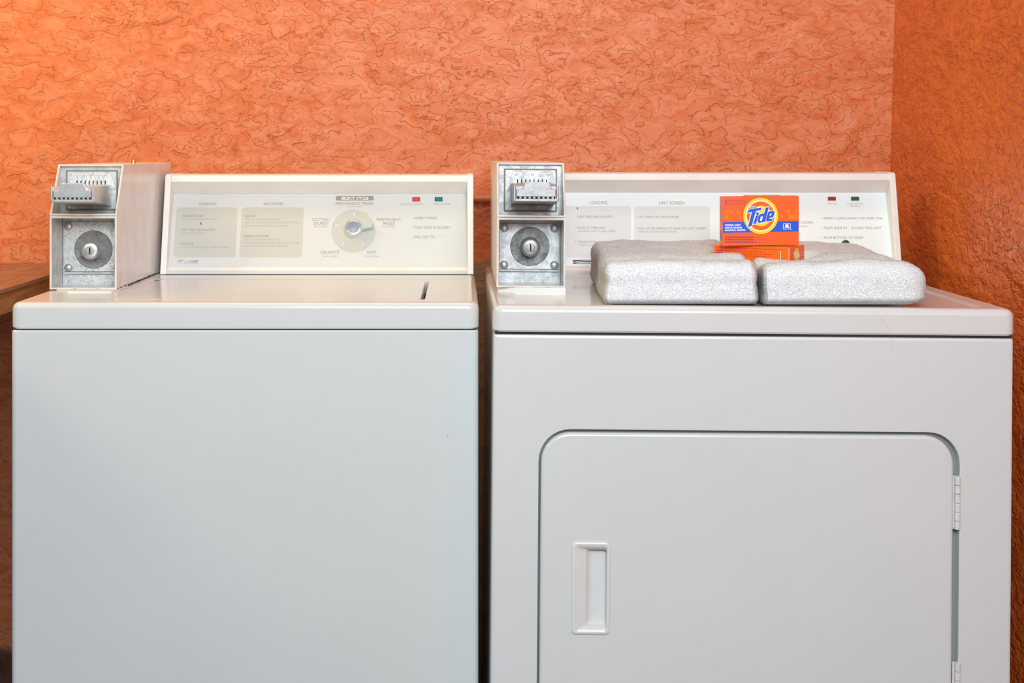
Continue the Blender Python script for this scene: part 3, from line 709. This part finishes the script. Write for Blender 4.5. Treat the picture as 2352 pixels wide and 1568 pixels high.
def roll2(v):
    dx, dz = v[0]-cx0, v[2]-43.0
    return (cx0 + dx + dz*math.sin(RB*1.6), v[1], v[2])
XF[0] = roll2
con, mp, pan, nn = console(dry, 3.0, 31.02, 43.14, 41.67, 'ivory control console with printed drying instructions')
pan.build('control_panel', M['panel_dryer'], con, smooth=False)
XF[0] = xf_none
P = Print(mp)
rfield(P, 'field', [(1296, 473), (1449.4, 473), (1449, 591), (1296, 591)])
rfield(P, 'field', [(1456.8, 474), (1630, 474), (1631, 591), (1456, 591)])
T('LOADING', 1354.3, 1395.3, 462, 468.7); T('LINT SCREEN', 1513.6, 1571.9, 462.8, 469.3)
bullet(P, 1323.2, 497.7); T('SORT AND ADD LAUNDRY', 1328, 1408, 495, 500.1); bullet(P, 1322.6, 523); T('DO NOT OVERLOAD', 1327.4, 1389.4, 520.5, 525.4)
T('LAUNDRY MUST TUMBLE FREELY', 1327.4, 1416.4, 528.9, 533.1, 'ink_soft'); bullet(P, 1322.2, 555.3); T('CLOSE DOOR', 1327.6, 1368.4, 553, 557.9); T('TIMER WILL RESET', 1327.4, 1384, 561, 565.3, 'ink_soft')
bullet(P, 1462, 498.2); T('LIFT DOOR ON TOP OF DRYER', 1466.9, 1559.4, 495.8, 500.7); bullet(P, 1462, 524.4); T('PULL UP ON HANDLE TO TAKE OUT LINT SCREEN', 1466.9, 1620.7, 522, 526.9)
T('REMOVE LINT FOR FAST DRYING', 1466.4, 1554.2, 529.7, 534, 'ink_soft')
P.poly('speck', [(1324, 477), (1328, 476.4), (1327.6, 478.5), (1326, 482.5), (1325.4, 482), (1326, 478.6), (1324.2, 478.6)], 2)
P.poly('badge', [(1315.8, 596.8), (1361.4, 596.8), (1361.4, 606.2), (1315.8, 606.2)], 1)
P.text('white', 'Kenmore', 1324, 1359, 600.4, 605.4, lift=2, bold=.03, slant=.15)
sw_ = [(1316.5 + 40*t, 603.5 - 5.2*math.sin(t*PI*.62)) for t in [i/11 for i in range(12)]]
P.stroke('white', sw_, .45, lift=2, closed=False)
rfield(P, 'dark', [(1706.3, 448), (1794, 448), (1794, 458.8), (1706.3, 458.8)], 5)
P.text('white', 'SELECT CYCLE', 1719, 1781, 449.9, 456.6, lift=2, bold=.025)
T('MIXED LOAD', 1811, 1867.2, 507.7, 513.4); T('MEDIUM HEAT', 1817, 1857, 518.2, 521.6, 'ink_soft')
T('DRYING', 1900.7, 1921.9, 466.2, 470.2, 'ink_soft'); T('COOL DOWN /', 1946, 1984, 466.2, 470, 'ink_soft'); T('AIR ONLY', 1953, 1977.6, 471.6, 475.4, 'ink_soft')
for y in (501.2, 523.3, 545.7): bullet(P, 1886.5, y)
T('INSERT COINS', 1891.3, 1942.8, 498.6, 503.8); T('(REPEAT FOR MORE TIME)', 1945.4, 2026.9, 499.2, 503.6)
T('PUSH SLIDE IN', 1892.4, 1945, 520.6, 526); T('. .', 1948.5, 1953, 520.6, 526, 'ink_soft'); T('SLOWLY PULL OUT', 1955.9, 2024, 520.6, 526); T('PUSH BUTTON TO START', 1892.7, 1984.3, 542.9, 548.5)
P.build({'field': ('printed_field', M['greybox_dryer']), 'ink': ('printed_lettering', M['ink']), 'ink_soft': ('small_lettering', M['ink_soft']), 'speck': ('dirt_speck', M['iron']),
         'badge': ('maker_badge', M['logo_dark']), 'dark': ('printed_bar', M['ink']), 'white': ('white_lettering', M['white_ink'])}, con)
lamp(con, mp, nn, 1901, 1919.5, 452.3, 460.8, M['rim_red'], M['red_lens_dark']); lamp(con, mp, nn, 1954.5, 1972.7, 452.3, 460.8, M['rim_green'], M['green_lens_dark'])
bc = mp(1941, 561.5, 0)
MB().lathe(bc, nn, [(0, .30), (.03, .30), (.03, .24), (.16, .28), (.30, .26), (.40, .18), (.44, .06)], 24).build('start_button', M['black_button'], con)

# ------------------------------------------------------------------ TOWELS
def smooth01(x): x = np.clip(x, 0, 1); return x*x*(3-2*x)
def towel(name, label, x0, x1, y0, y1, z0, z1, seed, skew, rs, waist, group):
    root = thing(name, label, 'towel', ((x0+x1)/2, (y0+y1)/2, z0), group)
    n = 46
    verts = []; faces = []
    L = np.array([x1-x0, y1-y0, z1-z0]); c = np.array([(x0+x1)/2, (y0+y1)/2, (z0+z1)/2])
    u = np.linspace(-1, 1, n)
    # denser sampling near the borders
    for ax in range(3):
        for sg in (-1, 1):
            base = len(verts)
            for i in range(n):
                for j in range(n):
                    p = [0, 0, 0]; p[ax] = sg; p[(ax+1) % 3] = u[i]; p[(ax+2) % 3] = u[j]; verts.append(p)
            for i in range(n-1):
                for j in range(n-1):
                    q = (base+i*n+j, base+(i+1)*n+j, base+(i+1)*n+j+1, base+i*n+j+1)
                    faces.append(q if sg > 0 else q[::-1])
    V = np.array(verts)*L/2
    lft, rgt, fb, tz, bz = rs       # radii: left end, right end, front/back, top, bottom
    r = np.empty_like(V)
    r[:, 0] = np.where(V[:, 0] < 0, lft, rgt)*(.85+.15*np.clip(V[:, 2]/(L[2]/2), -1, 1)); r[:, 1] = fb
    tt = tz + (min(max(tz, rgt*.9), L[2]*.48)-tz)*smooth01(V[:, 0]/(L[0]/2))
    r[:, 2] = np.where(V[:, 2] > 0, tt, bz)
    inner = np.clip(V, -(L/2-r), (L/2-r)); d = (V-inner)/r; ln = np.linalg.norm(d, axis=1, keepdims=True); ln[ln < 1e-9] = 1
    mx_ = np.max(np.abs(d), axis=1, keepdims=True)
    d2 = d/ln*np.minimum(1, np.maximum(mx_, 0)); V = inner + d2*r + c
    h = (V[:, 2]-z0)/(z1-z0)
    # shear towards the back, waist between the folded layers
    V[:, 0] += skew*(V[:, 1]-y0)/(y1-y0)
    side = (V[:, 0]-c[0])/(L[0]/2)
    V[:, 0] -= np.sign(side)*np.clip(np.abs(side)-.7, 0, 1)*waist*np.exp(-((h-.5)/.16)**2)*1.2
    fr = np.clip((y0+1.2-V[:, 1])/1.2, 0, 1)
    V[:, 1] += fr*waist*.12*np.exp(-((h-.48)/.10)**2)
    out = np.zeros_like(V)
    for i, p in enumerate(V):
        q = Vector((p[0]*.35+seed, p[1]*.35, p[2]*.5)); a = noise.noise(q); b = noise.noise(q*2.7+Vector((5, 5, 5)))
        out[i] = (a*.10+b*.05, a*.10*b, (a*.10+b*.08)*h[i])
    V += out
    # roll at the front, hollow behind it, sag under the detergent box
    t = (V[:, 1]-y0)/(y1-y0)
    V[:, 2] += h*(-.30*np.exp(-((t-.20)/.06)**2)*1.0 + .14*smooth01((t-.5)/.4) + .05*np.sin(V[:, 0]*1.1+seed))*smooth01((h-.4)/.4)
    th_ = math.atan2(88.8-91.2, 19.74-15.64); ca, sa = math.cos(th_), math.sin(th_)
    qx = V[:, 0]-18.43; qy = V[:, 1]-91.26; la = np.abs(qx*ca+qy*sa)-2.40; lb = np.abs(-qx*sa+qy*ca)-1.48
    dist = np.hypot(np.maximum(la, 0), np.maximum(lb, 0))
    target = 37.74; k = smooth01((1.6-dist)/1.5)*smooth01((h-.35)/.45)
    V[:, 2] = np.where((k > 0) & (V[:, 2] > target-.0), V[:, 2]*(1-k)+target*k, V[:, 2])
    if seed > 5: V[:, 2] -= .34*h*np.exp(-np.maximum(V[:, 0]-x0, 0)/1.7)*np.clip(1-t*1.5, 0, 1)
    V[:, 2] = np.maximum(V[:, 2], z0)
    m = MB(); m.v = [tuple(v) for v in V]; m.f = faces
    cl = m.build('towel_cloth', M['towel'], root, fix=False)
    bm = bmesh.new(); bm.from_mesh(cl.data); bmesh.ops.remove_doubles(bm, verts=bm.verts, dist=1e-5); bm.to_mesh(cl.data); bm.free()
    cl.data.shade_smooth()
    # terry pile, little curled loops standing off the cloth
    me = cl.data; nf = len(me.polygons)
    nv = len(me.vertices); co = np.empty(nv*3); me.vertices.foreach_get('co', co); co = co.reshape(-1, 3)
    me.calc_loop_triangles(); nt_ = len(me.loop_triangles); tri = np.empty(nt_*3, int); me.loop_triangles.foreach_get('vertices', tri); tri = tri.reshape(-1, 3)
    A, B, Cc = co[tri[:, 0]], co[tri[:, 1]], co[tri[:, 2]]
    nr = np.cross(B-A, Cc-A); ar = np.linalg.norm(nr, axis=1); nr = nr/np.maximum(ar[:, None], 1e-12)
    zc = (A+B+Cc)[:, 2]/3 + root.location.z
    wgt = ar*np.where(nr[:, 2] < -.85, 0, 1)*np.where(nr[:, 1] > .5, .25, 1)*np.where(nr[:, 1] < -.3, 1.6, 1)
    K = 112000
    pick = RNG.choice(nt_, K, p=wgt/wgt.sum()); a = RNG.random(K); b = RNG.random(K); s_ = a+b > 1; a[s_] = 1-a[s_]; b[s_] = 1-b[s_]
    P0 = A[pick]+(B-A)[pick]*a[:, None]+(Cc-A)[pick]*b[:, None]; Nn = nr[pick]
    dirr = Nn + RNG.normal(0, .36, (K, 3)); dirr[:, 2] -= .15; dirr /= np.linalg.norm(dirr, axis=1, keepdims=True)
    ln_ = RNG.uniform(.045, .095, K)*IN; rad = RNG.uniform(.016, .024, K)*IN
    uu = np.cross(dirr, RNG.normal(0, 1, (K, 3))); uu /= np.linalg.norm(uu, axis=1, keepdims=True); ww = np.cross(dirr, uu)
    bend = RNG.normal(0, .5, (K, 3))
    VV = np.empty((K, 7, 3)); 
    for q in range(3):
        an = 2*PI*q/3; off = uu*math.cos(an)+ww*math.sin(an)
        VV[:, q] = P0 - Nn*.0003 + off*rad[:, None]
        VV[:, 3+q] = P0 + dirr*ln_[:, None]*.62 + off*rad[:, None]*.85
    VV[:, 6] = P0 + (dirr+bend*.5)*ln_[:, None]
    idx = np.arange(K)[:, None, None]*7
    qd = np.array([[0, 1, 4], [0, 4, 3], [1, 2, 5], [1, 5, 4], [2, 0, 3], [2, 3, 5], [3, 4, 6], [4, 5, 6], [5, 3, 6]])
    Fq = (qd[None]+idx).reshape(-1)
    nm = bpy.data.meshes.new('terry_pile'); nm.vertices.add(K*7); nm.vertices.foreach_set('co', VV.reshape(-1))
    nm.loops.add(len(Fq)); nm.loops.foreach_set('vertex_index', Fq.astype(np.int32)); np_ = len(Fq)//3
    nm.polygons.add(np_); nm.polygons.foreach_set('loop_start', np.arange(np_, dtype=np.int32)*3); nm.update(calc_edges=True); nm.shade_smooth()
    nm.materials.append(M['towel'])
    vn = (np.repeat(Nn, 7, axis=0)*1.0 + np.repeat(dirr, 7, axis=0)*.06); vn /= np.linalg.norm(vn, axis=1, keepdims=True); nm.normals_split_custom_set_from_vertices(vn.astype(np.float32))
    po = bpy.data.objects.new('terry_pile', nm); C.objects.link(po); po.parent = cl; po['kind'] = 'stuff'
    return root
towel('folded_towel', 'folded white terry towel nearer the coin box, on the dryer top', 8.15, 16.80, 83.2, 100.4, 36.03, 38.44, 1.3, .75, (.45, .45, .85, .80, .40), .26, None)
towel('folded_towel', 'folded white terry towel nearer the right wall, on the dryer top', 17.02, 26.20, 83.12, 100.0, 36.0, 38.40, 7.7, 1.2, (.40, 1.60, .95, .75, .50), .0, None)

# ------------------------------------------------------------------ DETERGENT BOXES
def S(cx, cy): return cx, cy
# lower carton, lying flat and turned
Lb, Wb, Hb = 4.75, 2.92, 1.04
lz = 37.86
th = math.atan2(88.8-91.2, 19.74-15.64)
fl = Vector((15.64, 91.2, lz)); e1 = Vector((math.cos(th), math.sin(th), 0)); e2 = Vector((-math.sin(th), math.cos(th), 0)); e3 = Vector((0, 0, 1))
low = thing('detergent_box', 'small orange laundry detergent carton lying flat across the two towels', 'box', tuple(fl + e1*Lb/2 + e2*Wb/2), None)
def bx(a, b, c): return tuple(fl + e1*a + e2*b + e3*c)
m = MB(); m.loft([[bx(0, 0, 0), bx(Lb, 0, 0), bx(Lb, Wb, 0), bx(0, Wb, 0)], [bx(0, 0, Hb), bx(Lb, 0, Hb), bx(Lb, Wb, Hb), bx(0, Wb, Hb)]])
ct = m.build('carton', M['tide_flat'], low, bev=.035)
P = Print(lambda a, b, l: Vector(bx(a, -.004-.003*l, b)))       # front: a along, b up
def bars(P, lay, x0, x1, y, hgt, wmin, wmax, gap, seed):
    r_ = random.Random(seed); x = x0
    while x < x1:
        w_ = min(r_.uniform(wmin, wmax), x1-x); P.poly(lay, [(x, y), (x+w_, y), (x+w_, y+hgt), (x, y+hgt)]); x += w_+gap
bars(P, 'soft', .15, 4.35, .86, .05, .1, .3, .05, 1)
for k, (yy, e) in enumerate(((.68, 3.1), (.54, 3.6), (.40, 3.3))):
    bars(P, 'purple', .15, .55, yy, .07, .08, .13, .02, 4+k); bars(P, 'soft', .66, e, yy+.01, .045, .08, .26, .05, 9+k)
for k in range(5):
    zz = .18+k*.13; P.poly('white', [(4.18, zz), (4.23, zz), (4.22, zz+.08), (4.17, zz+.07)])
P.poly('edge', [(Lb-.045, .03), (Lb-.025, .03), (Lb-.025, Hb-.04), (Lb-.045, Hb-.04)])
P.build({'soft': ('small_print', M['purple_soft']), 'purple': ('bold_print', M['purple']), 'white': ('lot_code', M['tide_white']), 'edge': ('worn_edge', M['tide_white'])}, ct)
P = Print(lambda a, b, l: Vector(bx(a, b, Hb+.004+.003*l)))     # top
P.poly('yellow', [(.05, .03), (1.6, .03), (1.9, 1.2), (.05, 1.2)]); P.poly('green', [(1.9, .03), (4.6, .03), (4.6, .55), (2.2, .4)])
P.build({'yellow': ('yellow_print', M['yellow']), 'green': ('green_print', M['green'])}, ct)
P = Print(lambda a, b, l: Vector(bx(Lb+.004+.003*l, a, b)))     # right end
P.disc('face', 1.46, .52, 1.3, .50, n=30, lift=0)
P.disc('yellow', 1.35, .52, .5, .42, n=24, lift=1); 
P.text('white', 'Tide', .80, 1.95, .68, .36, lift=2, bold=.05, slant=.1); 
bars(P, 'purple', .2, .32, .75, .06, .1, .2, .03, 3); bars(P, 'purple', 2.35, 2.7, .7, .05, .1, .2, .03, 5); bars(P, 'purple', 2.35, 2.7, .3, .05, .1, .2, .03, 6)
P.build({'face': ('end_print', M['tide_orange']), 'yellow': ('logo_disc', M['yellow']), 'white': ('logo_lettering', M['tide_white']), 'purple': ('bold_print', M['purple'])}, ct)

# upper carton, standing on its long edge
UD = 89.75
ux0, ux1 = X(1660, UD), X(1835.5, UD); uz0 = lz+Hb+.015; uz1 = uz0+2.97; ud = 1.12
ang = math.radians(.55)
def ur(v):      # slight turn and tilt
    x, y, z = v; x -= ux0; y -= UD; z -= uz0
    c_, s_ = math.cos(ang), math.sin(ang)
    return (ux0 + x, UD + y + x*.01, uz0 + z + x*.012)
upr = thing('detergent_box', 'orange laundry detergent carton with blue band and round yellow logo, standing upright', 'box', ((ux0+ux1)/2, UD+ud/2, uz0))
XF[0] = ur
Wf, Hf = ux1-ux0, uz1-uz0
ct = MB().box(ux0, ux1, UD, UD+ud, uz0, uz1).build('carton', M['tide_orange'], upr, bev=.04)
def cm(x, y, l):     # picture of the front: x 165..1612, y top..bottom
    u_ = (x-165)/1447.; yt = 207-30*u_; yb = 1105-25*u_; v_ = (y-yt)/(yb-yt)
    return Vector((ux0+u_*Wf, UD-.004-.003*l, uz1-v_*Hf))
P = Print(cm)
P.poly('blue', [(172, 670), (1603, 636), (1603, 829), (172, 862)], 1)
for (a, b, r_) in ((250, 500, 38), (330, 480, 30), (460, 495, 38), (248, 580, 34), (490, 590, 30), (1410, 470, 38), (1565, 455, 32), (1290, 540, 34), (1450, 560, 55), (1540, 560, 45)):
    P.disc('splotch', a, b, r_, n=14, lift=1)
P.disc('yellow', 885, 549, 331, r0=293, lift=2, n=56); P.disc('pale', 885, 549, 294, r0=262, lift=2, n=56)
P.disc('orange', 885, 549, 263, lift=2, n=56); P.disc('yellow', 892, 550, 190, lift=3, n=48)
Tt = [(655, 437), (905, 393), (885, 443), (792, 460), (712, 732), (640, 757), (722, 470), (628, 497)]
It = [(795, 545), (845, 538), (795, 690), (742, 697)]
Dt_ = [(1040, 382), (965, 658), (918, 665), (865, 674), (836, 668), (826, 640), (845, 560), (872, 520), (905, 509), (948, 505), (980, 402)]
Dh = [(886, 562), (926, 554), (905, 634), (876, 640), (869, 630)]
Et = [(1030, 480), (1060, 460), (1120, 455), (1146, 472), (1142, 520), (1120, 570), (1048, 580), (1042, 606), (1112, 596), (1100, 628), (1072, 642), (1008, 648), (986, 630), (992, 580)]
Eh = [(1062, 510), (1080, 500), (1092, 510), (1080, 538), (1054, 543)]
for pl in (Tt, It, Dt_, Et): P.stroke('white', pl, 15, lift=4); P.poly('white', pl, lift=4)
P.disc('white', 824, 507, 40, lift=4)
for pl in (Tt, It, Dt_, Et): P.poly('letters', pl, lift=6)
P.disc('letters', 824, 507, 25, lift=6)
P.poly('white2', Dh, lift=8); P.poly('white2', Eh, lift=8)
P.text('white', 'ULTRA', 650, 812, 372, 415, lift=4, bold=.09, rot=-.12); P.text('letters', 'ULTRA', 650, 812, 374, 413, lift=6, bold=.01, rot=-.12)
for k, (s_, e) in enumerate((('ORIGINAL SCENT', 508), ('PARFUM ORIGINAL', 537), ('FRAGANCIA ORIGINAL', 602))):
    P.text('white2', s_, 205, e, 705+46*k, 735+46*k, lift=3, bold=.035, rot=-.02)
P.text('purple', '1', 222, 240, 265, 350, lift=2, bold=.02)
for k in range(3):
    bars(P, 'soft', 262, (540, 610, 620)[k], 262+35*k, 14, 18, 60, 12, 20+k)
    bars(P, 'purple', 205, (750, 740, 810)[k], 930+45*k-k, 24, 16, 40, 8, 30+k); bars(P, 'soft', (765, 755, 825)[k], (900, 975, 1000)[k], 938+45*k, 8, 30, 60, 5, 40+k)
P.stroke('white2', [(1315, 690), (1447, 686), (1447, 782), (1315, 788)], 5, lift=3); P.disc('white2', 1382, 732, 36, lift=3); P.poly('white2', [(1325, 758), (1440, 755), (1440, 763), (1325, 766)], 3); P.disc('white2', 1460, 792, 9, lift=3, n=10)
P.build({'blue': ('blue_band', M['tide_blue']), 'splotch': ('amber_speckle', M['splotch']), 'yellow': ('logo_ring', M['yellow']), 'pale': ('logo_halo', M['yellow_pale']), 'orange': ('logo_disc', M['tide_orange']),
         'white': ('logo_outline', M['tide_white']), 'letters': ('logo_lettering', M['tide_blue']), 'white2': ('white_lettering', M['tide_white']), 'purple': ('purple_lettering', M['purple']), 'soft': ('small_print', M['purple_soft'])}, ct)
P = Print(lambda a, b, l: Vector((ux0-.004-.003*l, UD+a, uz0+b)))      # left side
P.disc('yellow', .55, .62, .36, .45, n=24, r0=.30, lift=1); P.disc('blue', .55, .62, .2, .34, n=20, lift=1)
bars(P, 'purple', .45, .6, 2.6, .08, .1, .15, .02, 3)
for k in range(14): P.poly('soft', [(.5, 1.4+k*.08), (.6, 1.4+k*.08), (.6, 1.45+k*.08), (.5, 1.45+k*.08)])
P.build({'yellow': ('side_logo_ring', M['yellow']), 'blue': ('side_logo', M['tide_blue']), 'purple': ('side_print', M['purple']), 'soft': ('side_small_print', M['purple_soft'])}, ct)
XF[0] = xf_none
